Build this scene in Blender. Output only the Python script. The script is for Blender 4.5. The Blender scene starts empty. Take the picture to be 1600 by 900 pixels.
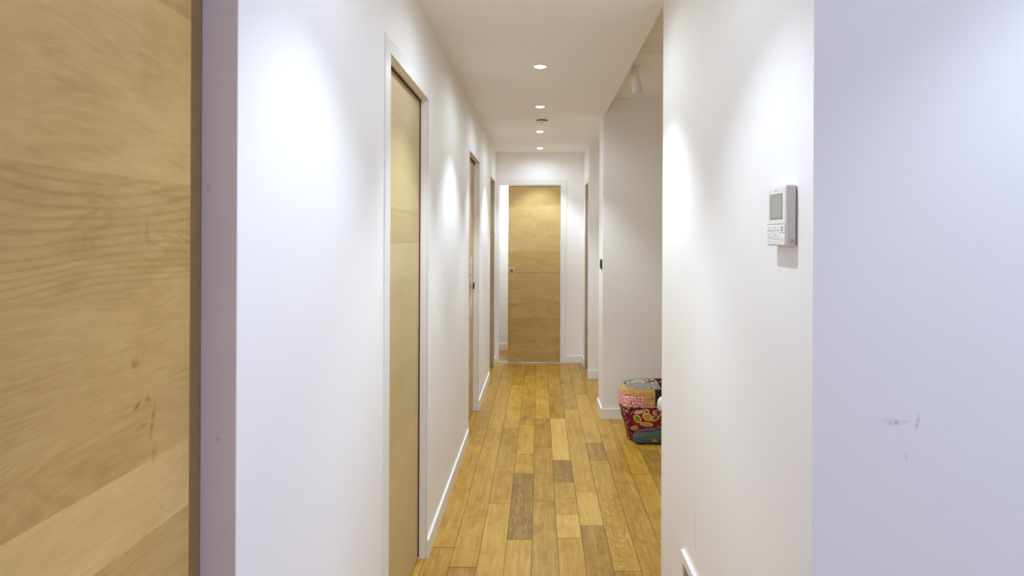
import bpy, bmesh, math, random
from mathutils import Matrix, Vector

S = bpy.context.scene
COL = S.collection
random.seed(7)

# ------------------------------------------------------------------ camera
FPX = 1100.0                     # focal length in pixels of a 1600 px wide frame
cam = bpy.data.cameras.new('camera')
cam.sensor_width = 36.0
cam.lens = FPX / 1600 * 36
cam.shift_x = -43 / 1600
cam.shift_y = -81 / 1600
cam.clip_start = 0.02
cam_o = bpy.data.objects.new('camera', cam)
COL.objects.link(cam_o)
cam_o.matrix_world = Matrix.Translation((0, 0, 1.483)) @ Matrix.Rotation(math.radians(90), 4, 'X') @ Matrix.Rotation(math.radians(0.27), 4, 'Z')
S.camera = cam_o

# ------------------------------------------------------------------ world, exposure, window daylight
w = bpy.data.worlds.new('world'); S.world = w
w.use_nodes = True
w.node_tree.nodes['Background'].inputs[0].default_value = (0.75, 0.85, 1.0, 1)
w.node_tree.nodes['Background'].inputs[1].default_value = 1.0
S.view_settings.view_transform = 'Standard'
S.view_settings.look = 'None'
S.view_settings.exposure = 1.33
S.view_settings.gamma = 1.0
S.view_settings.use_curve_mapping = False

SPOT_W = 25.0
SPILL = 0.16                     # share of each lamp's light that leaves it outside the beam
SPOT_COL = (0.76, 0.88, 1.0)
S.cycles.max_bounces = 16
S.cycles.diffuse_bounces = 14


def area(name, loc, rot, sx, sy, watts, col):
    l = bpy.data.lights.new(name, 'AREA')
    l.shape = 'RECTANGLE'; l.size = sx; l.size_y = sy; l.energy = watts; l.color = col
    o = bpy.data.objects.new(name, l); COL.objects.link(o)
    o.location = loc; o.rotation_euler = rot
    return o


# daylight through the window of the room the camera stands in
area('window_daylight', (2.74, -0.65, 1.45), (0, math.radians(90), 0), 1.7, 2.2, 15, (0.42, 0.55, 1.0))

# ------------------------------------------------------------------ materials
MATS = {}


class NT:
    """tiny node-tree writer"""
    def __init__(self, name, rough=0.5, spec=0.5):
        m = bpy.data.materials.new(name); m.use_nodes = True
        self.m = m; self.t = m.node_tree
        self.b = self.t.nodes['Principled BSDF']
        self.b.inputs['Roughness'].default_value = rough
        self.b.inputs['Specular IOR Level'].default_value = spec

    def n(self, typ, **kw):
        nd = self.t.nodes.new(typ)
        for k, v in kw.items():
            setattr(nd, k, v)
        return nd

    def put(self, sock, v):
        if isinstance(v, bpy.types.NodeSocket):
            self.t.links.new(v, sock)
        elif v is not None:
            if isinstance(v, (tuple, list)) and sock.type == 'RGBA' and len(v) == 3:
                v = (*v, 1)
            sock.default_value = v

    def math(self, op, a, b=None, c=None, clamp=False):
        nd = self.n('ShaderNodeMath', operation=op, use_clamp=clamp)
        self.put(nd.inputs[0], a)
        if b is not None: self.put(nd.inputs[1], b)
        if c is not None: self.put(nd.inputs[2], c)
        return nd.outputs[0]

    def xyz(self):
        c = self.n('ShaderNodeTexCoord').outputs['Object']
        s = self.n('ShaderNodeSeparateXYZ'); self.put(s.inputs[0], c)
        return s.outputs[0], s.outputs[1], s.outputs[2]

    def vec(self, x, y, z):
        c = self.n('ShaderNodeCombineXYZ')
        for i, v in enumerate((x, y, z)): self.put(c.inputs[i], v)
        return c.outputs[0]

    def noise(self, v, scale=5, detail=3, rough=0.5, dist=0.0):
        nd = self.n('ShaderNodeTexNoise')
        self.put(nd.inputs['Vector'], v)
        nd.inputs['Scale'].default_value = scale
        nd.inputs['Detail'].default_value = detail
        nd.inputs['Roughness'].default_value = rough
        nd.inputs['Distortion'].default_value = dist
        return nd.outputs['Fac']

    def remap(self, v, a, b, c=0.0, d=1.0, smooth=False):
        nd = self.n('ShaderNodeMapRange')
        if smooth: nd.interpolation_type = 'SMOOTHSTEP'
        self.put(nd.inputs[0], v)
        for i, x in zip((1, 2, 3, 4), (a, b, c, d)): nd.inputs[i].default_value = x
        return nd.outputs[0]

    def mix(self, f, a, b, mode='MIX'):
        nd = self.n('ShaderNodeMix', data_type='RGBA', blend_type=mode)
        self.put(nd.inputs[0], f); self.put(nd.inputs[6], a); self.put(nd.inputs[7], b)
        return nd.outputs[2]

    def ramp(self, f, stops, const=False):
        nd = self.n('ShaderNodeValToRGB')
        r = nd.color_ramp
        r.interpolation = 'CONSTANT' if const else 'LINEAR'
        while len(r.elements) < len(stops): r.elements.new(0.5)
        for e, (p, c) in zip(r.elements, stops):
            e.position = p
            e.color = (*c, 1) if isinstance(c, (tuple, list)) else (c, c, c, 1)
        self.put(nd.inputs[0], f)
        return nd.outputs[0]

    def ellipse(self, u, v, cu, cv, ru, rv, soft=0.25, ang=0.0):
        """1 inside an ellipse centred at (cu, cv)"""
        du = self.math('SUBTRACT', u, cu); dv = self.math('SUBTRACT', v, cv)
        if ang:
            ca, sa = math.cos(ang), math.sin(ang)
            du, dv = (self.math('ADD', self.math('MULTIPLY', du, ca), self.math('MULTIPLY', dv, sa)),
                      self.math('SUBTRACT', self.math('MULTIPLY', dv, ca), self.math('MULTIPLY', du, sa)))
        a = self.math('POWER', self.math('ABSOLUTE', self.math('DIVIDE', du, ru)), 2)
        b = self.math('POWER', self.math('ABSOLUTE', self.math('DIVIDE', dv, rv)), 2)
        d = self.math('SQRT', self.math('ADD', a, b))
        return self.remap(d, 1.0 - soft, 1.0 + soft, 1.0, 0.0)

    def bump(self, h, strength=0.1, dist=0.001):
        nd = self.n('ShaderNodeBump')
        nd.inputs['Strength'].default_value = strength
        nd.inputs['Distance'].default_value = dist
        self.put(nd.inputs['Height'], h)
        self.t.links.new(nd.outputs[0], self.b.inputs['Normal'])

    def color(self, c):
        self.put(self.b.inputs['Base Color'], c)
        return self.m


def plain(name, col, rough=0.5, metal=0.0, spec=0.5, var=0.04):
    t = NT(name, rough, spec)
    x, y, z = t.xyz()
    f = t.noise(t.vec(x, y, z), 60, 2)
    dark = tuple(c * (1 - var) for c in col)
    t.b.inputs['Metallic'].default_value = metal
    return t.color(t.mix(f, dark, col))


def paint(name, col=(0.90, 0.895, 0.89), marks=(), axes='xz', rough=0.6):
    """matt emulsion with faint roller texture; marks = scuffs (u, v, ru, rv, angle, strength)"""
    t = NT(name, rough, 0.3)
    x, y, z = t.xyz()
    big = t.noise(t.vec(x, y, z), 1.7, 3)
    c = t.mix(big, tuple(k * 0.985 for k in col), col)
    u = {'x': x, 'y': y}[axes[0]]
    for (cu, cv, ru, rv, ang, st) in marks:
        e = t.ellipse(u, z, cu, cv, ru, rv, 0.45, ang)
        brk = t.remap(t.noise(t.vec(x, y, z), 160, 3), 0.3, 0.6)
        c = t.mix(t.math('MULTIPLY', t.math('MULTIPLY', e, brk), st), c, (0.38, 0.31, 0.27))
    t.bump(t.noise(t.vec(x, y, z), 190, 3), 0.12, 0.0008)
    return t.color(c)


def wood(name, seams, axis='y', seed=0.0, light=(0.62, 0.455, 0.225), dark=(0.37, 0.235, 0.085), lines=(), stains=(), tones=None, grow=.35, heart=None, fleck=.2):
    """horizontal veneer boards: seams = heights in metres; grain runs along axis"""
    t = NT(name, 0.42, 0.35)
    x, y, z = t.xyz()
    al = y if axis == 'y' else x
    rnd = random.Random(int(seed * 10) + 3)
    stops = [(0.0, rnd.random())]
    for s in sorted(seams): stops.append((min(s / 2.3, 1), rnd.random()))
    p = t.ramp(t.math('DIVIDE', z, 2.3), stops, True)
    if tones:
        tone = t.ramp(t.math('DIVIDE', z, 2.3), [(a, tones[i % len(tones)]) for i, (a, _) in enumerate(stops)], True)
    else:
        tone = p
    off = t.math('MULTIPLY', p, 23.0)
    off = t.math('ADD', off, seed)
    v1 = t.vec(t.math('ADD', t.math('MULTIPLY', al, 1.1), off), t.math('MULTIPLY', z, 6.5), off)
    n1 = t.noise(v1, 1.3, 4, 0.5, 0.5)
    rings = t.math('SINE', t.math('MULTIPLY', n1, 120.0))
    rings = t.remap(rings, -1, 1, 0, 1)
    v2 = t.vec(t.math('ADD', t.math('MULTIPLY', al, 6.0), off), t.math('ADD', t.math('MULTIPLY', z, 60.0), t.math('MULTIPLY', n1, 9.0)), off)
    fine = t.noise(v2, 2.0, 5, 0.65, 0.2)
    v3 = t.vec(t.math('ADD', t.math('MULTIPLY', al, 2.0), off), t.math('MULTIPLY', z, 5.0), off)
    cloud = t.noise(v3, 1.6, 5, 0.6, 0.6)
    f = t.math('ADD', t.math('MULTIPLY', rings, t.math('MULTIPLY', t.remap(cloud, 0.6, 0.35), 0.17)), t.math('MULTIPLY', t.remap(fine, 0.3, 0.7), 0.24))
    f = t.math('ADD', f, t.math('MULTIPLY', t.remap(cloud, 0.3, 0.7), 0.42))
    f = t.math('ADD', f, t.math('MULTIPLY', tone, 0.55))
    f = t.math('SUBTRACT', f, 0.18, clamp=True)
    c = t.mix(f, dark, light)
    # dark growth lines where the board was cut across the heart
    n4 = t.noise(t.vec(t.math('ADD', t.math('MULTIPLY', al, 0.9), off), t.math('MULTIPLY', z, 3.0), off), 1.3, 2, 0.4, 0.15)
    gl = t.remap(t.math('SINE', t.math('ADD', t.math('MULTIPLY', n4, 110.0), t.math('MULTIPLY', z, 420.0))), .0, 1.0)
    where = t.remap(t.noise(t.vec(t.math('ADD', t.math('MULTIPLY', al, 1.5), off), t.math('MULTIPLY', z, 6.0), t.math('ADD', off, 3.0)), 1.2, 2), .45, .65)
    if heart:
        where = t.math('MULTIPLY', t.remap(z, heart[0] - .01, heart[0] + .02, 0, 1), t.remap(z, heart[1] - .002, heart[1], 1, 0))
    c = t.mix(t.math('MULTIPLY', t.math('MULTIPLY', gl, where), .28 * grow), c, tuple(k * 0.6 for k in dark))
    # fine pale and dark flecks along the grain
    fl = t.noise(t.vec(t.math('ADD', t.math('MULTIPLY', al, 9.0), off), t.math('MULTIPLY', z, 210.0), off), 1.5, 3, 0.6, 0.3)
    c = t.mix(t.remap(fl, 0.62, 0.78, 0, fleck), c, tuple(min(k * 1.35, 1) for k in light))
    for (a, b, st) in lines:        # darker joint lines between boards
        e = t.math('ABSOLUTE', t.math('SUBTRACT', z, a))
        c = t.mix(t.remap(e, b * 0.6, b * 1.4, st, 0.0), c, tuple(k * 0.45 for k in dark))
    for (cu, cv, ru, rv, ang, st, kind) in stains:
        e = t.ellipse(al, z, cu, cv, ru, rv, 0.5, ang)
        wob = t.remap(t.noise(t.vec(al, z, off), 90, 3), 0.3, 0.6)
        e = t.math('MULTIPLY', t.math('MULTIPLY', e, wob), st)
        c = t.mix(e, c, (0.30, 0.17, 0.03) if kind == 'oil' else (0.20, 0.12, 0.06))
    t.bump(f, 0.08, 0.0006)
    return t.color(c)


def floor_mat():
    t = NT('oak_floor', 0.3, 0.32)
    x, y, z = t.xyz()
    at = t.n('ShaderNodeAttribute', attribute_name='plank')
    sp = t.n('ShaderNodeSeparateColor'); t.put(sp.inputs[0], at.outputs['Color'])
    tone, rnd, fig = sp.outputs[0], sp.outputs[1], sp.outputs[2]
    off = t.math('MULTIPLY', rnd, 57.0)
    v1 = t.vec(t.math('ADD', t.math('MULTIPLY', x, 9.0), off), t.math('ADD', t.math('MULTIPLY', y, 1.5), off), off)
    n1 = t.noise(v1, 1.0, 3, 0.45, 0.35)
    rings = t.remap(t.math('SINE', t.math('ADD', t.math('MULTIPLY', n1, 150.0), t.math('MULTIPLY', x, 160.0))), -1, 1)
    fine = t.noise(t.vec(t.math('ADD', t.math('MULTIPLY', x, 110.0), off), t.math('MULTIPLY', y, 4.0), off), 1.5, 5, 0.65)
    streak = t.noise(t.vec(t.math('ADD', t.math('MULTIPLY', x, 38.0), off), t.math('MULTIPLY', y, 1.6), off), 1.2, 4, 0.6, 0.4)
    cloud = t.noise(t.vec(t.math('ADD', t.math('MULTIPLY', x, 12.0), off), t.math('MULTIPLY', y, 5.0), off), 1.0, 6, 0.7, 0.6)
    base = t.ramp(tone, [(0.0, (0.21, 0.105, 0.024)), (0.35, (0.34, 0.172, 0.018)), (0.65, (0.50, 0.268, 0.022)), (1.0, (0.70, 0.44, 0.085))])
    dk = t.mix(0.5, base, (0.09, 0.042, 0.010))
    lt = t.mix(0.5, base, (0.80, 0.58, 0.20))
    c = t.mix(t.math('MULTIPLY', t.remap(streak, 0.48, 0.70), 0.50), base, lt)
    c = t.mix(t.math('MULTIPLY', t.remap(streak, 0.48, 0.30), 0.40), c, dk)
    c = t.mix(t.math('MULTIPLY', t.remap(cloud, 0.45, 0.72), 0.50), c, lt)
    c = t.mix(t.math('MULTIPLY', t.remap(cloud, 0.5, 0.28), 0.60), c, dk)
    c = t.mix(t.math('MULTIPLY', rings, t.math('ADD', t.math('MULTIPLY', fig, 0.62), 0.05)), c, dk)
    c = t.mix(t.math('MULTIPLY', t.remap(fine, 0.48, 0.70), 0.50), c, dk)
    t.put(t.b.inputs['Roughness'], t.remap(cloud, 0.2, 0.8, 0.27, 0.42))
    t.bump(fine, 0.07, 0.0006)
    return t.color(c)


M = {}
M['wall'] = paint('white_wall_paint')
M['ceil'] = paint('white_ceiling_paint', (0.93, 0.915, 0.90))
M['wood_near'] = wood('near_door_veneer', [0.30, 0.62, 1.042, 1.149, 1.562, 1.83], 'y', 4.1, (0.74, 0.51, 0.20), (0.36, 0.21, 0.045), grow=.8, heart=(1.40, 1.562), fleck=.10,
                      stains=[(1.005, 1.238, .010, .004, 0.5, .9, 'oil'), (1.035, 1.242, .010, .004, 0, .9, 'oil'),
                              (1.00, 1.300, .009, .007, 0, .9, 'oil'), (1.045, 1.205, .005, .022, -.25, .9, 'oil'),
                              (1.018, 1.205, .012, .005, 0, .5, 'oil'), (1.05, 1.158, .007, .012, -.3, .6, 'oil'),
                              (0.93, 1.168, .012, .006, 0, .35, 'oil'), (1.028, 1.488, .006, .018, 0.15, .35, 'knot'),
                              (0.89, 1.475, .05, .018, 0.2, .25, 'oil'), (1.072, 1.068, .003, .004, .6, .6, 'knot')],
                      tones=[0.5, 0.6, 0.5, 1.0, 0.42, 0.75, 0.35])
M['wood_1'] = wood('bright_door_veneer', [0.32, 0.67, 0.97, 1.305, 1.454, 1.582, 1.86], 'y', 9.3,
                   light=(0.68, 0.535, 0.29), dark=(0.50, 0.37, 0.16), lines=[(1.454, .0015, .5), (1.582, .0015, .4)],
                   tones=[0.5, 0.7, 0.35, 0.6, 0.95, 0.15, 0.5, 0.4])
M['wood_2'] = wood('middle_door_veneer', [0.3, 0.7, 1.0, 1.25, 1.5, 1.8], 'y', 2.2)
M['wood_3'] = wood('far_left_door_veneer', [0.4, 0.8, 1.2, 1.6], 'y', 6.6)
M['wood_r'] = wood('far_right_door_veneer', [0.4, 0.8, 1.2, 1.6], 'y', 7.7)
M['wood_end'] = wood('end_door_veneer', [0.19, 0.51, 0.70, 1.053, 1.30, 1.46, 1.843], 'x', 1.5,
                     light=(0.74, 0.57, 0.27), dark=(0.40, 0.25, 0.06),
                     lines=[(1.053, .003, .55), (1.843, .003, .35), (1.46, .003, .2), (0.51, .003, .3)],
                     stains=[(-.27, 1.0, .012, .007, 0, .6, 'knot'), (-.27, .865, .014, .008, -.3, .7, 'knot'), (.16, .78, .012, .01, 0, .6, 'knot'),
                             (-.10, 1.20, .012, .006, 0, .3, 'knot'), (-.355, .55, .03, .35, 0, .35, 'oil')],
                     tones=[0.25, 0.15, 0.3, 0.5, 0.55, 0.9, 0.75, 0.35])
M['edge_shade'] = plain('shaded_edge', (0.31, 0.185, 0.06), 0.45, var=0.2)  # door wood darkened to carry the shadow of the jamb
M['floor'] = floor_mat()
M['gap'] = plain('dark_joint', (0.15, 0.075, 0.022), 0.8)
M['white'] = plain('white_lacquer', (0.87, 0.865, 0.86), 0.35)
M['plastic'] = plain('white_plastic', (0.84, 0.82, 0.81), 0.38)
M['plastic2'] = plain('pale_grey_plastic', (0.60, 0.57, 0.56), 0.45)
M['plastic3'] = plain('off_white_plastic', (0.70, 0.675, 0.66), 0.4)
M['lcd'] = plain('lcd_glass', (0.36, 0.37, 0.31), 0.15, var=0.1)
M['lcdrim'] = plain('lcd_rim', (0.24, 0.23, 0.20), 0.4)
M['ink'] = plain('grey_print', (0.30, 0.29, 0.30), 0.5)
M['ink2'] = plain('pale_grey_print', (0.50, 0.49, 0.50), 0.5)
M['black'] = plain('black_plastic', (0.006, 0.004, 0.005), 0.35)
M['dark'] = plain('dark_void', (0.05, 0.025, 0.018), 0.8)
M['steel'] = plain('brushed_metal', (0.62, 0.58, 0.56), 0.35, 0.9)
M['brown'] = plain('rust_brown_paint', (0.25, 0.13, 0.09), 0.6, var=0.3)
M['tan'] = plain('tan_paint', (0.50, 0.36, 0.27), 0.6, var=0.15)
M['redseal'] = plain('red_brown_seal', (0.12, 0.03, 0.018), 0.7)
M['stick'] = plain('cream_sticker', (0.80, 0.72, 0.56), 0.5)


def emis(name, col, st):
    m = bpy.data.materials.new(name); m.use_nodes = True
    b = m.node_tree.nodes['Principled BSDF']
    b.inputs['Base Color'].default_value = (0.9, 0.9, 0.9, 1)
    b.inputs['Emission Color'].default_value = (*col, 1)
    b.inputs['Emission Strength'].default_value = st
    return m


M['lamp'] = emis('lit_lamp_lens', (1, 0.99, 0.97), 6.0)


# ------------------------------------------------------------------ mesh helpers
class MB:
    def __init__(self): self.bm = bmesh.new()

    def box(self, x0, x1, y0, y1, z0, z1, mat=0, bevel=0.0, seg=1):
        tmp = bmesh.new()
        bmesh.ops.create_cube(tmp, size=1)
        for v in tmp.verts:
            v.co = Vector(((x0 + x1) / 2 + v.co.x * (x1 - x0), (y0 + y1) / 2 + v.co.y * (y1 - y0), (z0 + z1) / 2 + v.co.z * (z1 - z0)))
        if bevel:
            bmesh.ops.bevel(tmp, geom=tmp.edges[:], offset=bevel, segments=seg, affect='EDGES', profile=0.5)
        self._merge(tmp, mat)
        return self

    def _merge(self, tmp, mat=0, mtx=None):
        vm = {}
        for v in tmp.verts:
            vm[v] = self.bm.verts.new(mtx @ v.co if mtx else v.co)
        for f in tmp.faces:
            nf = self.bm.faces.new([vm[v] for v in f.verts])
            nf.material_index = mat; nf.smooth = f.smooth
        tmp.free()

    def lathe(self, prof, seg=40, mtx=None, mat=0, smooth=True):
        tmp = bmesh.new()
        rings = []
        for r, z in prof:
            if r < 1e-6: rings.append([tmp.verts.new((0, 0, z))])
            else: rings.append([tmp.verts.new((r * math.cos(2 * math.pi * i / seg), r * math.sin(2 * math.pi * i / seg), z)) for i in range(seg)])
        for a, b in zip(rings, rings[1:]):
            for i in range(seg):
                j = (i + 1) % seg
                q = [a[i % len(a)], a[j % len(a)], b[j % len(b)], b[i % len(b)]]
                u = []
                for v in q:
                    if v not in u: u.append(v)
                if len(u) > 2:
                    f = tmp.faces.new(u); f.smooth = smooth
        bmesh.ops.recalc_face_normals(tmp, faces=tmp.faces[:])
        self._merge(tmp, mat, mtx)
        return self

    def tube(self, pts, r, seg=8, mat=0, closed=False):
        tmp = bmesh.new(); rings = []
        n = len(pts)
        for i, p in enumerate(pts):
            a = Vector(pts[(i - 1) % n] if closed or i else pts[0]); b = Vector(pts[(i + 1) % n] if closed or i < n - 1 else pts[-1])
            d = (b - a).normalized()
            up = Vector((0, 0, 1)) if abs(d.z) < 0.9 else Vector((1, 0, 0))
            s = d.cross(up).normalized(); q = s.cross(d).normalized()
            rings.append([tmp.verts.new(Vector(p) + r * (math.cos(2 * math.pi * k / seg) * s + math.sin(2 * math.pi * k / seg) * q)) for k in range(seg)])
        m = n if closed else n - 1
        for i in range(m):
            A, B = rings[i], rings[(i + 1) % n]
            for k in range(seg):
                f = tmp.faces.new([A[k], A[(k + 1) % seg], B[(k + 1) % seg], B[k]]); f.smooth = True
        if not closed:
            tmp.faces.new(rings[0][::-1]); tmp.faces.new(rings[-1])
        bmesh.ops.recalc_face_normals(tmp, faces=tmp.faces[:])
        self._merge(tmp, mat)
        return self

    def build(self, name, mats, parent=None, loc=None):
        me = bpy.data.meshes.new(name)
        if loc is not None:
            bmesh.ops.translate(self.bm, verts=self.bm.verts[:], vec=-Vector(loc))
        self.bm.to_mesh(me); self.bm.free()
        for m in (mats if isinstance(mats, (list, tuple)) else [mats]): me.materials.append(m)
        o = bpy.data.objects.new(name, me); COL.objects.link(o)
        if loc is not None: o.location = loc
        if parent is not None: o.parent = parent
        return o


def struct(o, label=None):
    o['kind'] = 'structure'
    if label: o['label'] = label
    return o


def thing(name, loc, label, cat, group=None, rot=(0, 0, 0)):
    o = bpy.data.objects.new(name, None); COL.objects.link(o)
    o.empty_display_size = 0.05
    o.location = loc; o.rotation_euler = rot
    o['label'] = label; o['category'] = cat
    if group: o['group'] = group
    return o


def tag(o, label, cat, group=None):
    o['label'] = label; o['category'] = cat
    if group: o['group'] = group
    return o


# ------------------------------------------------------------------ dimensions
XL, XR = -0.514, 0.516          # wall planes of the corridor
H = 2.467                       # corridor ceiling
XS = 0.525                      # edge of the corridor ceiling along the alcove
H2, H3 = 2.606, 2.668           # alcove ceiling, two levels
Y0 = 1.328                      # camera side face of the right wall
Y1 = 2.956                      # far end of the right wall
Y2, Y2b = 5.72, 6.10            # partition across the alcove
Y3 = 7.33                       # second partition
YE = 8.24                       # end wall
YB = 9.16                       # wall of the room beyond
BACK = -2.6
TOPZ = 2.105
OPEN = [(0.37, 1.195), (2.406, 3.230), (5.13, 5.97), (7.28, 8.01)]

# ------------------------------------------------------------------ floor
def build_floor():
    b = MB(); bm = b.bm
    lay = bm.loops.layers.float_color.new('plank')
    W = 0.1225; X0 = -0.030
    rnd = random.Random(21)
    # joints and tones read for the boards seen in the middle of the corridor: column -> [(joint y, tone of the board nearer than it)]
    known = {
        -2: [(3.9, .6, .1), (6.45, .35, .1)],
        -3: [(4.2, .62, .05)],
        -1: [],
    }
    cols = {
        -3: [(1.2, .62, .1), (3.35, .55, .15), (5.2, .6, .1), (8.0, .5, .1)],
        -2: [(1.5, .45, .2), (3.15, .42, .25), (6.45, .62, .1), (7.4, .6, .1)],
        -1: [(1.5, .62, .1), (3.905, .72, .15), (4.54, .55, .2), (5.43, .50, .2), (7.0, .72, .05), (8.1, .5, .1)],
        0: [(1.9, .75, .1), (3.44, .68, .1), (4.40, .22, 1.0), (4.79, .6, .1), (5.53, .72, .1), (6.3, .5, .1), (7.5, .62, .1)],
        1: [(2.2, .6, .1), (3.94, .48, .15), (4.95, .46, .25), (5.71, .42, .2), (6.9, .72, .05), (8.3, .6, .1)],
        2: [(1.8, .7, .1), (3.46, .62, .1), (3.753, .85, .1), (3.99, .62, .1), (4.25, .6, .3), (4.66, .25, .7), (5.73, .92, .2), (6.59, .45, .2), (7.6, .6, .1)],
        3: [(2.4, .5, .1), (3.61, .36, .25), (4.09, .88, .35), (6.03, .66, .1), (7.3, .45, .1), (8.4, .55, .1)],
        4: [(3.118, .45, .4), (4.66, .70, .95), (5.05, .30, .5), (6.6, .72, .1), (7.7, .55, .1)],
        5: [(2.0, .5, .1), (4.85, .50, .2), (6.3, .62, .1), (7.9, .5, .1)],
        6: [(3.5, .72, .8), (4.4, .62, .3), (5.8, .66, .1)],
    }
    zt = 0.0; g = 0.0013

    def quad(x0, x1, y0, y1, z, mi, c=None):
        vs = [bm.verts.new(p) for p in ((x0, y0, z), (x1, y0, z), (x1, y1, z), (x0, y1, z))]
        f = bm.faces.new(vs); f.material_index = mi
        if c:
            for l in f.loops: l[lay] = (*c, 1)
    k = -6
    while X0 + k * W < 3.0:
        xa, xb = X0 + (k - 0.0) * W - W, X0 + k * W
        segs = []
        y = BACK - rnd.random()
        if k in cols:
            js = cols[k]; prev = -3.0
            # random boards before the first known joint
            for (yj, tn, fg) in js:
                segs.append((prev if prev > -3 else BACK - .1, yj, tn, fg)); prev = yj
            y = prev
            while y < YB + .1:
                y2 = y + 0.5 + rnd.random() * 0.8
                segs.append((y, y2, 0.35 + rnd.random() * .4, rnd.random() * .2)); y = y2
        else:
            while y < YB + .1:
                y2 = y + 0.45 + rnd.random() * 1.0
                segs.append((y, y2, 0.3 + rnd.random() * .5, rnd.random() ** 2 * .6)); y = y2
        for (ya, yb, tn, fg) in segs:
            ya = max(ya, BACK - .1); yb = min(yb, YB + .1)
            if yb - ya < .02: continue
            cx0, cx1 = max(xa, -0.70), min(xb, 3.0)
            if cx1 - cx0 < .01: continue
            quad(cx0 + g, cx1 - g, ya + g * 1.3, yb - g * 1.3, zt, 0, (tn, rnd.random(), fg))
        k += 1
    b.box(-0.72, 3.1, BACK - .1, YB + .1, -0.12, -0.0022, 1)
    return struct(b.build('floor', [M['floor'], M['gap']]), 'golden oiled oak strip floor with mixed board lengths')


build_floor()

# ------------------------------------------------------------------ ceiling
b = MB()
b.box(-0.72, XS, BACK - .1, YB + .1, H, 2.80)
b.box(XS, 2.9, BACK - .1, Y0 + .02, H, 2.80)
b.box(XS, 3.1, Y2 + .02, YB + .1, H, 2.80)
b.box(XS, 3.1, 4.33, Y2 + .02, H2, 2.80)
b.box(XS, 3.1, Y0 + .02, 4.33, H3, 2.80)
struct(b.build('ceiling', M['ceil']), 'white plaster ceiling of the corridor with a higher part over the alcove')

# ------------------------------------------------------------------ left wall with recessed sliding doors
b = MB()
xi, xo = -0.62, -0.72
b.box(xo, xi, BACK, YB, 0, H)                                   # back layer behind the leaves
prev = BACK
for (a, c) in OPEN:
    b.box(xi, XL, prev, a, 0, H)
    b.box(xi, XL, a, c, TOPZ, H)
    prev = c
b.box(xi, XL, prev, YE, 0, H)
M['wall_left'] = paint('left_wall_paint', marks=[(1.194, 1.139, .004, .006, .3, .0)], axes='yz')
struct(b.build('wall_left', M['wall_left']), 'long white corridor wall with four sliding doors')

# the jamb of the near doorway (its camera side carries a small scuff)
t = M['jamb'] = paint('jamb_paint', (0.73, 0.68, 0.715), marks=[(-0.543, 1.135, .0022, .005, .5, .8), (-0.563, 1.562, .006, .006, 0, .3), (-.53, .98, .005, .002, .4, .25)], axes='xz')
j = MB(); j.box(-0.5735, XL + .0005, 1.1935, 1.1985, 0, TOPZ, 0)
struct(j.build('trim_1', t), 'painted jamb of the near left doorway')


def casing(n, a, c, wn, wf, top, proud=0.004, side=-1, x=XL, label=None):
    """thin flush frame round an opening in a wall parallel to the corridor"""
    m = MB(); x0, x1 = (x - .002, x + proud) if side < 0 else (x - proud, x + .002)
    m.box(x0, x1, a - wn, a, 0, TOPZ + top, bevel=.0012)
    m.box(x0, x1, c, c + wf, 0, TOPZ + top, bevel=.0012)
    m.box(x0, x1, a, c, TOPZ, TOPZ + top, bevel=.0012)
    return struct(m.build('trim_%d' % n, M['white']), label)


casing(2, *OPEN[1], .085, .02, .05, label='thin white frame round the second left doorway')
casing(3, *OPEN[2], .035, .02, .035, label='thin white frame round the third left doorway')
casing(4, *OPEN[3], .03, .03, .035, label='thin white frame round the last left doorway')


def side_door(n, a, c, d, mat, label, th=.032, side=-1, x=XL, edge_shade=True, top=TOPZ):
    s = side
    g = .004
    f = x + s * d
    m = MB()
    ze = top - .007
    yend = c - g - (.036 if edge_shade else 0)
    m.box(min(f, f + s * th), max(f, f + s * th), a + g, yend, .008, ze, bevel=.0008)
    o = struct(m.build('door_%d' % n, mat), label)
    if edge_shade:
        e = MB(); e.box(min(f, f + s * th), max(f, f + s * th), yend, c - g, .008, ze, bevel=.0006)  # added strip, the jamb's shadow is put into its colour
        p = e.build('edge_shadow', M['edge_shade'], o); p['label'] = 'darkened strip for the jamb shadow on the door'
    return o


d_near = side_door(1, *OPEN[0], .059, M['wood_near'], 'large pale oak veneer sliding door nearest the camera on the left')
d_1 = side_door(2, *OPEN[1], .038, M['wood_1'], 'bright oak veneer sliding door, second on the left', edge_shade=False)
d_2 = side_door(3, *OPEN[2], .044, M['wood_2'], 'oak veneer sliding door with cream stickers, third on the left', edge_shade=False)
d_3 = side_door(4, *OPEN[3], .050, M['wood_3'], 'oak veneer sliding door, last on the left', edge_shade=False)

# second door: red brown seal along its far edge and the roller at its top
m = MB(); m.box(-0.5535, -0.5465, OPEN[1][1] - .0038, OPEN[1][1] - .0002, 0.01, TOPZ - .004)
m.build('edge_seal', M['redseal'], d_1)
m = MB(); m.box(-0.5515, -0.5445, OPEN[1][0] + .004, OPEN[1][1] - .004, TOPZ - .0068, TOPZ - .001)
m.build('top_seal', M['redseal'], d_1)
m = MB(); m.box(-0.5515, -0.536, OPEN[1][0] + .006, OPEN[1][0] + .030, TOPZ - .022, TOPZ - .001, bevel=.003)
m.build('roller', M['brown'], d_1)
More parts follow.
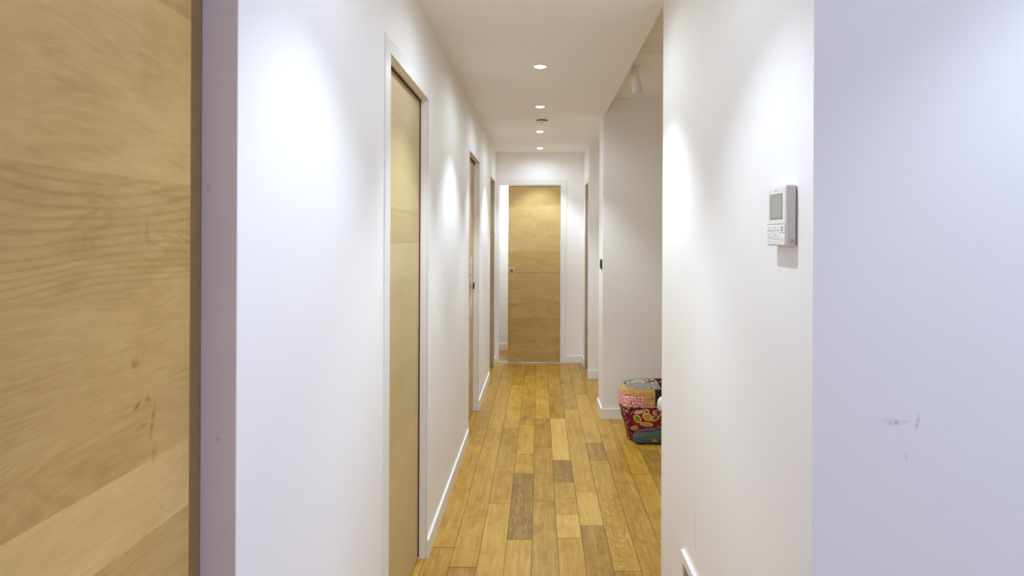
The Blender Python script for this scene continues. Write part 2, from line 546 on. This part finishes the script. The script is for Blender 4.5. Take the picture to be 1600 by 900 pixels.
# third door: dark track gap, cream stickers, handle
m = MB(); m.box(-0.600, -0.548, OPEN[2][0] + .002, OPEN[2][1] - .002, TOPZ - .0068, TOPZ - .0005)
m.build('track', M['dark'], d_2)
for (ya, yb, za, zb) in [(5.66, 5.69, 1.12, 1.30), (5.73, 5.80, 1.17, 1.31), (5.77, 5.84, 1.08, 1.15), (5.76, 5.82, .93, 1.04), (5.68, 5.75, .83, .97), (5.80, 5.85, .89, .93)]:
    m = MB(); m.box(-0.5582, -0.5568, ya, yb, za, zb, bevel=.0004)
    m.build('sticker', M['stick'], d_2)
m = MB(); m.box(-0.558, -0.548, 5.925, 5.955, 1.035, 1.09, bevel=.002)
m.build('handle_plate', M['black'], d_2)
m = MB(); m.box(-0.562, -0.556, 7.80, 7.85, 1.05, 1.13, bevel=.002)
m.build('handle_plate', M['steel'], d_3)
# oak lined far jambs of the two last doorways
M['jamb_oak'] = wood('oak_jamb_veneer', [0.5, 1.50, 1.53], 'x', 3.3, light=(0.55, 0.45, 0.33), dark=(0.42, 0.32, 0.21),
                     stains=[(-.545, 1.52, .02, .012, 0, .5, 'knot')])
m = MB(); m.box(-0.563, XL - .0005, OPEN[3][1] - .0035, OPEN[3][1] + .0005, 0.004, TOPZ)
struct(m.build('trim_9', M['jamb_oak']), 'oak lining of the far jamb of the last left doorway')
m = MB(); m.box(XR + .0005, XR + .0395, 7.95 - .0035, 7.9505, 0.004, 2.06)
struct(m.build('trim_10', M['jamb_oak']), 'oak lining of the far jamb of the far right doorway')

# ------------------------------------------------------------------ near right wall (the block with the control panel)
M['face'] = paint('right_face_paint', marks=[
    (0.676, 1.134, .017, .0035, .12, .55), (0.662, 1.139, .02, .003, .05, .2), (0.715, 1.137, .0035, .014, -.2, .45), (0.712, 1.152, .002, .004, 0, .35),
    (0.6935, 1.069, .0018, .007, -.1, .45), (0.85, 1.357, .0025, .0025, 0, .25), (0.77, 1.13, .003, .002, 0, .2)], axes='xz')
b = MB()
b.box(XR, 3.1, Y0, Y1, 0, 2.70)
bw = b.build('wall_right', [M['wall'], M['face']])
for p in bw.data.polygons:
    if p.normal.y < -.9: p.material_index = 1
struct(bw, 'thick white wall on the right carrying the control panel')
# hairline crack in the plaster
m = MB(); m.tube([(XR - .0001, 2.312, .60), (XR - .0001, 2.309, .55), (XR - .0001, 2.311, .50), (XR - .0001, 2.308, .455)], .0007, 5)
struct(m.build('trim_5', M['plastic2']), 'fine crack in the plaster above the vent')

# alcove walls and partitions
b = MB(); b.box(3.0, 3.1, Y1, Y2, 0, 2.70)
struct(b.build('wall_alcove', M['wall']))
b = MB(); b.box(XR, 3.1, Y2, Y2b, 0, 2.66)
struct(b.build('wall_partition', M['wall']), 'white partition at the far side of the alcove')
b = MB(); b.box(2.0, 2.1, Y2b, Y3, 0, H)
struct(b.build('wall_passage', M['wall']))
b = MB()
RO = (7.42, 7.95)
b.box(XR, .62, Y3, RO[0], 0, H); b.box(XR, .62, RO[1], YE, 0, H); b.box(XR, .62, RO[0], RO[1], 2.06, H)
b.box(.62, 2.1, Y3, YE, 0, H)
struct(b.build('wall_right_far', M['wall']), 'far stretch of the right wall with a narrow doorway')
d_r = side_door(5, RO[0], RO[1], .04, M['wood_r'], 'oak veneer door in the right wall near the end of the corridor', side=1, x=XR, edge_shade=False, top=2.06)
m = MB(); m.box(XR - .004, XR + .002, Y3 + .002, RO[0], 0, 2.10, bevel=.001); m.box(XR - .004, XR + .002, RO[1], RO[1] + .03, 0, 2.10, bevel=.001); m.box(XR - .004, XR + .002, RO[0], RO[1], 2.06, 2.10, bevel=.001)
struct(m.build('trim_6', M['white']), 'thin white frame of the far right doorway')

# ------------------------------------------------------------------ end wall with its sliding door, room beyond
EX0, EX1, ETOP = -0.472, 0.249, 2.083
b = MB()
b.box(-.62, EX0, YE, YE + .11, 0, H); b.box(EX1, 2.1, YE, YE + .11, 0, H); b.box(EX0, EX1, YE, YE + .11, ETOP, H)
struct(b.build('wall_end', M['wall']), 'white wall closing the corridor')
m = MB()
m.box(EX1, EX1 + .072, YE - .006, YE + .002, 0, ETOP + .065, bevel=.0015)
m.box(EX0 - .036, EX0, YE - .006, YE + .002, 0, ETOP + .065, bevel=.0015)
m.box(EX0, EX1, YE - .006, YE + .002, ETOP, ETOP + .065, bevel=.0015)
struct(m.build('trim_7', M['white']), 'white frame round the end doorway')
m = MB(); m.box(-0.367, EX1 - .004, YE + .024, YE + .060, .012, ETOP - .008, bevel=.001)
d_e = struct(m.build('door_6', M['wood_end']), 'oak veneer sliding door at the end of the corridor, slightly open on the left')
h = MB(); h.box(-0.354, -0.296, YE + .018, YE + .0245, 1.045, 1.103, bevel=.002)
hp = h.build('handle_plate', M['steel'], d_e)
h = MB()
h.box(-0.338, -0.330, YE + .0165, YE + .0185, 1.058, 1.092); h.box(-0.320, -0.312, YE + .0165, YE + .0185, 1.058, 1.092)
h.box(-0.330, -0.320, YE + .0165, YE + .0185, 1.071, 1.079)
h.build('lock_symbol', M['black'], hp)
m = MB(); m.box(EX0, EX1, YE - .004, YE + .11, 0.0005, .006, bevel=.001)
struct(m.build('trim_8', M['steel']), 'metal threshold under the end door')
b = MB(); b.box(-.62, 2.1, YB, YB + .1, 0, H)
struct(b.build('wall_beyond', M['wall']), 'bright wall of the room beyond the end door')
b = MB(); b.box(2.0, 2.1, YE + .11, YB, 0, H)
struct(b.build('wall_beyond_side', M['wall']))

# ------------------------------------------------------------------ walls of the room the camera stands in
b = MB(); b.box(2.8, 2.9, BACK, Y0, 0, .60); b.box(2.8, 2.9, BACK, Y0, 2.3, H); b.box(2.8, 2.9, BACK, -1.75, .6, 2.3); b.box(2.8, 2.9, .45, Y0, .6, 2.3)
struct(b.build('wall_near_right', M['wall']))
b = MB(); b.box(-.72, 2.9, BACK - .1, BACK, 0, H)
struct(b.build('wall_back', M['wall']))


def window(n, x0, x1, y0, y1, z0, z1, ax):
    m = MB(); t_ = .05
    if ax == 'x':
        m.box(x0, x1, y0, y1, z0, z0 + t_); m.box(x0, x1, y0, y1, z1 - t_, z1)
        for c in (x0, (x0 + x1 - t_) / 2, x1 - t_): m.box(c, c + t_, y0, y1, z0 + t_, z1 - t_)
    else:
        m.box(x0, x1, y0, y1, z0, z0 + t_); m.box(x0, x1, y0, y1, z1 - t_, z1)
        for c in (y0, (y0 + y1 - t_) / 2, y1 - t_): m.box(x0, x1, c, c + t_, z0 + t_, z1 - t_)
    o = struct(m.build('window_%d' % n, M['white']))
    g = MB()
    if ax == 'x': g.box(x0 + .01, x1 - .01, (y0 + y1) / 2 - .003, (y0 + y1) / 2 + .003, z0 + .01, z1 - .01)
    else: g.box((x0 + x1) / 2 - .003, (x0 + x1) / 2 + .003, y0 + .01, y1 - .01, z0 + .01, z1 - .01)
    gm = bpy.data.materials.new('window_glass'); gm.use_nodes = True
    gb = gm.node_tree.nodes['Principled BSDF']; gb.inputs['Transmission Weight'].default_value = 1; gb.inputs['Roughness'].default_value = 0
    g.build('pane', gm, o)


window(1, 2.82, 2.88, -1.75, .45, .6, 2.3, 'y')


# ------------------------------------------------------------------ baseboards
def base(name, x0, x1, y0, y1, h=.085, label=None):
    m = MB(); m.box(x0, x1, y0, y1, 0, h, bevel=.0018, seg=2)
    return struct(m.build(name, M['white']), label)


T = .012
base('baseboard_left', XL, XL + T, 1.20, 2.32)
base('baseboard_left', XL, XL + T, OPEN[1][1] + .002, OPEN[2][0] - .036)
base('baseboard_left', XL, XL + T, OPEN[2][1] + .002, OPEN[3][0] - .031)
base('baseboard_left', XL, XL + T, OPEN[3][1] + .031, YE - .013)
base('baseboard_end', EX1 + .073, XR - T, YE - T, YE)
base('baseboard_right', XR - T, XR, RO[1] + .031, YE)
base('baseboard_passage', XR - T, 2.0, Y3 - T, Y3)
base('baseboard_partition', XR - T, 3.0, Y2 - T, Y2)
base('baseboard_partition', XR - T, XR, Y2, Y2b)
base('baseboard_beyond', -.62, 2.0, YB - T, YB)


# ------------------------------------------------------------------ recessed ceiling lights
def make_downlight(loc, label, r=.040, watts=None, cone=96, blend=.55):
    t_ = thing('recessed_ceiling_light', loc, label, 'ceiling light', 'recessed ceiling lights')
    m = MB(); m.lathe([(r * .80, -.0005), (r * .82, -.004), (r * .93, -.0058), (r * 1.0, -.004), (r * 1.02, 0)], 40)
    m.build('trim_ring', M['plastic'], t_)
    m = MB(); m.lathe([(0, -.012), (r * .35, -.0112), (r * .62, -.008), (r * .81, -.0025), (r * .81, 0)], 40)
    m.build('lens', M['lamp'], t_)
    l = bpy.data.lights.new('ceiling_spot', 'SPOT')
    l.energy = watts or SPOT_W; l.color = SPOT_COL; l.spot_size = math.radians(cone); l.spot_blend = blend
    l.shadow_soft_size = .012
    lo = bpy.data.objects.new('lamp_beam', l); COL.objects.link(lo)
    lo.parent = t_; lo.location = (0, 0, -.026)
    l2 = bpy.data.lights.new('ceiling_spill', 'SPOT')
    l2.energy = l.energy * SPILL; l2.color = SPOT_COL; l2.spot_size = math.radians(178); l2.spot_blend = .6; l2.shadow_soft_size = .03
    lo = bpy.data.objects.new('lamp_spill', l2); COL.objects.link(lo)
    lo.parent = t_; lo.location = (0, 0, -.034)
    return t_


make_downlight((0, 4.07, H), 'lit round recessed ceiling light in the corridor, the largest and nearest one in view')
for (y, lab) in [(5.33, 'lit round recessed ceiling light just in front of the smoke detector'),
                 (6.60, 'lit round recessed ceiling light just behind the smoke detector'),
                 (7.84, 'lit round recessed ceiling light closest to the end door'),
                 (2.79, 'lit recessed ceiling light above the second left door, above the picture'),
                 (1.51, 'lit recessed ceiling light above the wall control panel, above the picture')]:
    make_downlight((0, y, H), lab, watts=13.5 if y < 2 else (19 if y > 7.5 else None))
make_downlight((1.14, .90, H), 'lit recessed ceiling light over the bluish wall on the right, above the picture', watts=8)
make_downlight((-.35, 8.72, H), 'unseen ceiling light added to brighten the room beyond the end door', watts=25)  # lamp added to light the wall seen past the end door

# ------------------------------------------------------------------ smoke detector
t_ = thing('smoke_detector', (.016, 5.98, H), 'small round white smoke detector on the corridor ceiling', 'smoke detector')
m = MB(); m.lathe([(.046, 0), (.046, -.009), (0, -.009)], 40); m.build('gap_shade', M['dark'], t_)  # dark disc standing in for the shaded gap above the cover
m = MB(); m.lathe([(.0, -.0088), (.050, -.009), (.0515, -.0105), (.050, -.013), (.036, -.019), (.014, -.021), (0, -.021)], 40); m.build('cover', M['white'], t_)
m = MB(); m.lathe([(0.012, -.0205), (.012, -.0235), (.008, -.025), (0, -.025)], 24); m.build('test_button', M['ink2'], t_)

# ------------------------------------------------------------------ white spotlight hanging from the alcove ceiling
t_ = thing('ceiling_spotlight', (.618, 4.62, H2), 'white tube shaped spotlight hanging from the alcove ceiling', 'spotlight')
m = MB(); m.lathe([(0, -.012), (.034, -.012), (.036, -.006), (.036, 0)], 32); m.build('mounting_plate', M['white'], t_)
m = MB(); m.tube([(0, 0, -.010), (0, 0, -.030)], .007, 12); m.build('stem', M['white'], t_)
m = MB()
mt = Matrix.Translation((0, 0, -.018)) @ Matrix.Rotation(math.radians(-9), 4, 'Y') @ Matrix.Rotation(math.radians(10), 4, 'X')
m.lathe([(0, 0), (.018, -.001), (.023, -.006), (.034, -.158), (.031, -.158), (.029, -.135), (0, -.130)], 32, mt)
m.build('lamp_head', M['white'], t_)

# ------------------------------------------------------------------ wall control panel
t_ = thing('control_panel', (XR, 1.468, 1.527), 'white wall control panel with grey screen and small buttons', 'thermostat')
# local frame: x out of the wall is negative, y along the corridor, z up
hw, hh, dp = .0595, .062, .0225
m = MB(); m.box(-.003, 0, -hw + .003, hw - .003, -hh + .002, hh - .003); m.build('shadow_gap_plate', M['ink'], t_)  # dark plate standing in for the shadow gap behind the housing
m = MB(); m.box(-dp, -.0025, -hw, hw, -hh, hh, bevel=.0032, seg=3); hs = m.build('housing', M['plastic3'], t_)
f = -dp
m = MB(); m.box(f - .0012, f + .002, -hw + .003, hw - .003, -.0165, hh - .0035, bevel=.0008); m.build('screen_bezel', M['white'], t_)
m = MB(); m.box(f - .0016, f + .001, -.0405, .0375, -.0070, .0460, bevel=.0004); sc_ = m.build('screen', M['lcdrim'], t_)
m = MB(); m.box(f - .0019, f, -.0380, .0325, -.0052, .0438); m.build('display', M['lcd'], sc_)
m = MB(); m.box(f - .0008, f + .001, -hw + .003, hw - .003, -hh + .002, -.0175); m.build('keypad_base', M['plastic3'], t_)
m = MB()
for k in range(3): m.box(f - .0015, f, -.004 + k * .004 - .0012, -.004 + k * .004 + .0012, .0512, .0540)
m.build('logo_mark', M['ink2'], t_)


def button(y0, y1, z0, z1, glyph=None):
    m_ = MB(); m_.box(f - .0020, f + .001, y0, y1, z0, z1, bevel=.0007, seg=2)
    o = m_.build('button', M['white'], t_)
    if glyph:
        cy, cz = (y0 + y1) / 2, (z0 + z1) / 2
        q = MB(); s = .0034
        if glyph == 'eight':
            for dz in (-.0024, .0024):
                q.tube([(f - .0021, cy + .004 * math.cos(a), cz + dz + .0021 * math.sin(a)) for a in [k * math.pi / 5 for k in range(10)]], .0006, 5, closed=True)
        elif glyph == 'up':
            q.tube([(f - .0021, cy + .006, cz - .001), (f - .0021, cy, cz + .002), (f - .0021, cy - .006, cz - .001)], .0005, 5)
        elif glyph == 'down':
            q.tube([(f - .0021, cy + .006, cz + .001), (f - .0021, cy, cz - .002), (f - .0021, cy - .006, cz + .001)], .0005, 5)
        elif glyph == 'ring':
            q.tube([(f - .0021, cy + .006 * math.cos(a), cz + .0035 * math.sin(a)) for a in [k * math.pi / 6 for k in range(12)]], .00045, 5, closed=True)
        else:
            q.box(f - .0024, f - .0018, cy - .0026, cy + .0026, cz - s * .8, cz + s * .1, bevel=.0002); q.box(f - .0024, f - .0018, cy - .0012, cy + .0016, cz + s * .3, cz + s * .9, bevel=.0002)
        q.build('symbol', M['ink'] if glyph in ('eight',) else M['ink2'], o)


# far (left in the picture) is +y
button(.022, .0555, -.0300, -.0190, 'dot')
button(.022, .0555, -.0445, -.0325, 'dot')
button(.022, .0555, -.0595, -.0470, 'dot')
button(-.021, .020, -.0300, -.0190, 'up')
button(-.021, .020, -.0475, -.0315, 'ring')
button(-.021, .020, -.0595, -.0490, 'down')
button(-.0560, -.023, -.0335, -.0190, 'eight')
button(-.0560, -.023, -.0595, -.0360, 'dot')
m = MB()
for i in range(3):
    for k in range(3):
        m.box(-.0135 + i * .0030 - .0010, -.0135 + i * .0030 + .0010, -hw - .0003, -hw + .001, -.0545 + k * .0030 - .0011, -.0545 + k * .0030 + .0011)
m.build('sound_holes', M['ink'], t_)

# ------------------------------------------------------------------ vent grille low on the right wall
t_ = thing('vent_grille', (XR, 2.28, .24), 'white framed vent grille with brown slats low on the right wall', 'vent')
m = MB(); gy, gz, gt = .20, .145, .034
m.box(-.014, 0, -gy, gy, gz - gt, gz, bevel=.002); m.box(-.014, 0, -gy, gy, -gz, -gz + gt, bevel=.002)
m.box(-.014, 0, -gy, -gy + gt, -gz + gt, gz - gt, bevel=.002); m.box(-.014, 0, gy - gt, gy, -gz + gt, gz - gt, bevel=.002)
m.build('frame', M['white'], t_)
m = MB(); m.box(-.003, 0, -gy + gt, gy - gt, -gz + gt, gz - gt); m.build('backing', M['brown'], t_)
for k in range(11):
    y = -gy + gt + .016 + k * .030
    m = MB(); m.box(-.010, -.003, y - .007, y + .007, -gz + gt, gz - gt, bevel=.001); m.build('slat', M['tan'], t_)

# ------------------------------------------------------------------ black wall switch
t_ = thing('light_switch', (XR, 5.815, 1.255), 'small black light switch on the narrow side of the white partition', 'light switch')
m = MB(); m.box(-.012, 0, -.040, .040, -.041, .041, bevel=.005, seg=3); m.build('cover_plate', M['black'], t_)
m = MB(); m.box(-.0155, -.011, -.024, .024, -.026, .026, bevel=.002, seg=2); m.build('rocker', M['black'], t_)

# ------------------------------------------------------------------ patchwork pouf
PX, PY = .835, 5.235             # centre on the floor


def prof_ring(hx, hy, z, n=72, e=4.5, dx=0.0):
    out = []
    for i in range(n):
        a = 2 * math.pi * i / n
        c, s = math.cos(a), math.sin(a)
        out.append(Vector((math.copysign(abs(c) ** (2 / e), c) * hx + dx, math.copysign(abs(s) ** (2 / e), s) * hy, z)))
    return out


LEV = [(0.0, .150, .120), (.008, .172, .145), (.06, .186, .165), (.12, .205, .178), (.18, .222, .185), (.24, .232, .190), (.28, .236, .192),
       (.32, .232, .190), (.350, .226, .186), (.375, .215, .178), (.392, .200, .165), (.402, .17, .14), (.407, .10, .09), (.409, .03, .03)]


def fab(name, fn):
    t = NT(name, 0.85, 0.2)
    x, y, z = t.xyz()
    c = fn(t, x, y, z)
    t.bump(t.noise(t.vec(x, y, z), 260, 3), 0.4, 0.001)
    return t.color(c)


def f_red(t, x, y, z):
    v = t.n('ShaderNodeTexVoronoi'); t.put(v.inputs['Vector'], t.vec(x, y, z)); v.inputs['Scale'].default_value = 48
    spots = t.remap(v.outputs['Distance'], .25, .45, 1, 0)
    wine = t.mix(spots, (.15, .012, .02), (.42, .20, .16))
    inner = t.ellipse(x, z, -.065, .165, .10, .075, .12)
    c = t.mix(inner, wine, (.34, .018, .012))
    for (u, v_, ru, rv, an, col) in [(-.055, .190, .030, .020, -.5, (.62, .33, .03)), (-.060, .135, .036, .012, -.1, (.60, .33, .03)),
                                     (-.125, .175, .026, .017, -.9, (.22, .30, .03)), (.002, .182, .024, .014, .7, (.30, .22, .03)),
                                     (-.115, .225, .026, .010, .2, (.55, .50, .40)), (-.062, .228, .015, .015, 0, (.60, .50, .22)),
                                     (-.005, .222, .010, .012, 0, (.55, .40, .35)), (-.145, .105, .02, .012, .3, (.62, .30, .05))]:
        c = t.mix(t.ellipse(x, z, u, v_, ru * 1.3, rv * 1.35, .06, an), c, (.70, .58, .30))
        c = t.mix(t.ellipse(x, z, u, v_, ru, rv, .06, an), c, col)
    for (u, v_) in [(-.062, .228), (.006, .186)]:
        c = t.mix(t.ellipse(x, z, u, v_, .007, .009, .2), c, (.05, .03, .01))
    return c


def f_pink(t, x, y, z):
    v = t.n('ShaderNodeTexVoronoi'); v.feature = 'F1'
    t.put(v.inputs['Vector'], t.vec(t.math('ADD', x, y), z, 0.0)); v.inputs['Scale'].default_value = 52; v.inputs['Randomness'].default_value = 0.25
    d = v.outputs['Distance']
    ring = t.math('MULTIPLY', t.remap(d, .16, .24, 0, 1), t.remap(d, .38, .48, 1, 0))
    return t.mix(ring, (.60, .05, .09), (.85, .66, .60))


def f_yellow(t, x, y, z):
    n = t.noise(t.vec(x, y, z), 55, 4)
    c = t.mix(t.remap(n, .35, .65), (.44, .23, .05), (.66, .44, .17))
    w_ = t.remap(t.noise(t.vec(x, y, t.math('MULTIPLY', z, 3.0)), 26, 3, .6, 1.0), .52, .62)
    low = t.remap(z, .330, .338, 1, 0)
    c = t.mix(t.math('MULTIPLY', t.math('MULTIPLY', w_, low), .8), c, (.22, .05, .03))
    return c


def f_floral(t, x, y, z):
    n = t.noise(t.vec(x, t.math('MULTIPLY', y, 1.5), z), 10, 1, .5, .8)
    c = t.ramp(n, [(0, (.02, .02, .025)), (.36, (.56, .50, .28)), (.46, (.015, .04, .04)), (.52, (.62, .56, .34)), (.60, (.02, .18, .15)), (.68, (.40, .37, .33))], True)
    front = t.remap(t.math('ADD', y, t.math('MULTIPLY', x, .25)), -.075, -.065, 1, 0)
    v = t.noise(t.vec(x, y, z), 120, 2)
    grey = t.mix(t.remap(v, .35, .65), (.12, .11, .10), (.34, .30, .27))
    c = t.mix(front, c, grey)
    right = t.remap(x, .035, .045, 0, 1)
    n2 = t.noise(t.vec(x, y, z), 9, 1)
    return t.mix(right, c, t.ramp(n2, [(0, (.5, .03, .01)), (.47, (.006, .005, .008)), (.8, (.02, .02, .03))], True))


def f_side(t, x, y, z):
    v = t.n('ShaderNodeTexVoronoi'); t.put(v.inputs['Vector'], t.vec(x, y, z)); v.inputs['Scale'].default_value = 38
    d = v.outputs['Distance']
    ring = t.math('MULTIPLY', t.remap(d, .15, .22, 0, 1), t.remap(d, .34, .42, 1, 0))
    return t.mix(ring, (.17, .02, .03), (.60, .42, .35))


def f_dots(t, x, y, z):
    k = math.pi / .0115
    u = t.math('ADD', x, t.math('MULTIPLY', z, .35)); v = t.math('ADD', z, t.math('MULTIPLY', y, .9))
    a = t.math('MULTIPLY', t.math('SINE', t.math('MULTIPLY', u, k)), t.math('SINE', t.math('MULTIPLY', v, k)))
    d = t.remap(t.math('ABSOLUTE', a), .62, .76)
    c = t.mix(d, (.005, .014, .018), (.45, .62, .55))
    return t.mix(t.ellipse(x, z, -.03, .035, .018, .012, .4), c, (.45, .25, .06))


FM = [fab('red_leaf_cloth', f_red), fab('pink_ring_cloth', f_pink), fab('yellow_cloth', f_yellow), fab('floral_cloth', f_floral), fab('wine_print_cloth', f_side), plain('black_cloth', (.008, .007, .009), .9)]


def pouf_surface(levels, puff=0.0):
    bm = bmesh.new(); rr = []
    rnd = random.Random(4)
    for (z, hx, hy) in levels:
        ring = prof_ring(hx, hy, z)
        rr.append([bm.verts.new(p + Vector((math.sin(p.z * 70 + p.y * 20) * .0015, math.cos(p.x * 60 + p.z * 40) * .002, 0))) for p in ring])
    return bm, rr


# finely resampled levels so that the patches get clean borders
def lerp_levels(step=.01):
    out = []
    for (a, b_) in zip(LEV, LEV[1:]):
        n = max(1, round((b_[0] - a[0]) / step))
        for k in range(n): out.append(tuple(a[i] + (b_[i] - a[i]) * k / n for i in range(3)))
    out.append(LEV[-1])
    return out


pouf = thing('patchwork_pouf', (PX, PY, 0), 'colourful patchwork pouf on the wood floor beside the white partition', 'pouf')
LV = lerp_levels()
bm, rr = pouf_surface(LV)
n = 72
side_f = []
for li in range(len(rr) - 1):
    for i in range(n):
        f_ = bm.faces.new([rr[li][i], rr[li][(i + 1) % n], rr[li + 1][(i + 1) % n], rr[li + 1][i]])
        f_.smooth = True
        c = f_.calc_center_median(); z = c.z
        front = c.y < -.10 and c.x > -.185
        if z > .387: mi = 3
        elif front:
            if c.x > .012 + (.387 - z) * .25 and z > .20: mi = 5
            elif c.x > .085: mi = 0
            elif c.x > -.02 and z > .20: mi = 4
            elif z > .340: mi = 2
            elif z > .268: mi = 1 if c.x < -.045 else 2
            else: mi = 0
        else:
            mi = 1 if (z > .25 and z < .345) else (2 if z > .33 else 4)
        f_.material_index = mi
bm.faces.new(rr[0][::-1]); bm.faces.new(rr[-1])
bmesh.ops.recalc_face_normals(bm, faces=bm.faces[:])
me = bpy.data.meshes.new('body'); bm.to_mesh(me); bm.free()
for m_ in FM: me.materials.append(m_)
bo = bpy.data.objects.new('body', me); COL.objects.link(bo); bo.parent = pouf


def seam(name, z, mat, r=.0045, only=None):
    for (a, b_) in zip(LEV, LEV[1:]):
        if a[0] <= z <= b_[0]:
            q = (z - a[0]) / (b_[0] - a[0]); hx = a[1] + (b_[1] - a[1]) * q; hy = a[2] + (b_[2] - a[2]) * q
    m_ = MB(); m_.tube(prof_ring(hx + .001, hy + .001, z), r, 8, closed=True)
    return m_.build(name, mat, pouf)


seam('piping', .388, FM[2], .003); seam('piping', .262, fab('cream_print_cloth', lambda t, x, y, z: t.mix(t.remap(t.noise(t.vec(x, y, z), 90, 3), .4, .6), (.30, .06, .05), (.72, .56, .38))), .006)
seam('piping', .010, FM[4], .006)
# dark dotted roll at the foot of the pouf
bm = bmesh.new(); rr = []
for k in range(13):
    z = k / 12
    r_ = math.sin(math.pi * (0.06 + .88 * z)) ** .55
    rr.append([bm.verts.new(p + Vector((0, 0, z * p.x * .16))) for p in prof_ring(.175 * (.86 + .14 * r_), .040 * (.35 + .65 * r_), .004 + z * .112, 64, 3.2)])
for a, b_ in zip(rr, rr[1:]):
    for i in range(64):
        f_ = bm.faces.new([a[i], a[(i + 1) % 64], b_[(i + 1) % 64], b_[i]]); f_.smooth = True
bm.faces.new(rr[0][::-1]); bm.faces.new(rr[-1])
bmesh.ops.recalc_face_normals(bm, faces=bm.faces[:])
me = bpy.data.meshes.new('dotted_roll'); bm.to_mesh(me); bm.free()
me.materials.append(fab('dotted_teal_cloth', f_dots))
ro = bpy.data.objects.new('dotted_roll', me); COL.objects.link(ro); ro.parent = pouf; ro.location = (.02, -.195, 0)
ro['label'] = 'dark teal dotted cloth roll'
m = MB(); m.tube([p + Vector((.02, -.195, p.x * .15)) for p in prof_ring(.163, .030, .112, 64, 3.2)], .004, 8, closed=True); m.build('piping', FM[4], pouf)

# unidentified white thing, made a part of the pouf so it has support
m = MB(); m.lathe([(0, 0), (.020, .006), (.030, .028), (.033, .055), (.027, .085), (.014, .104), (0, .108)], 24)
wt = m.build('white_bit', M['white'], pouf)
wt.location = (.043, -.205, .232)
wt['label'] = 'unidentified small white thing'
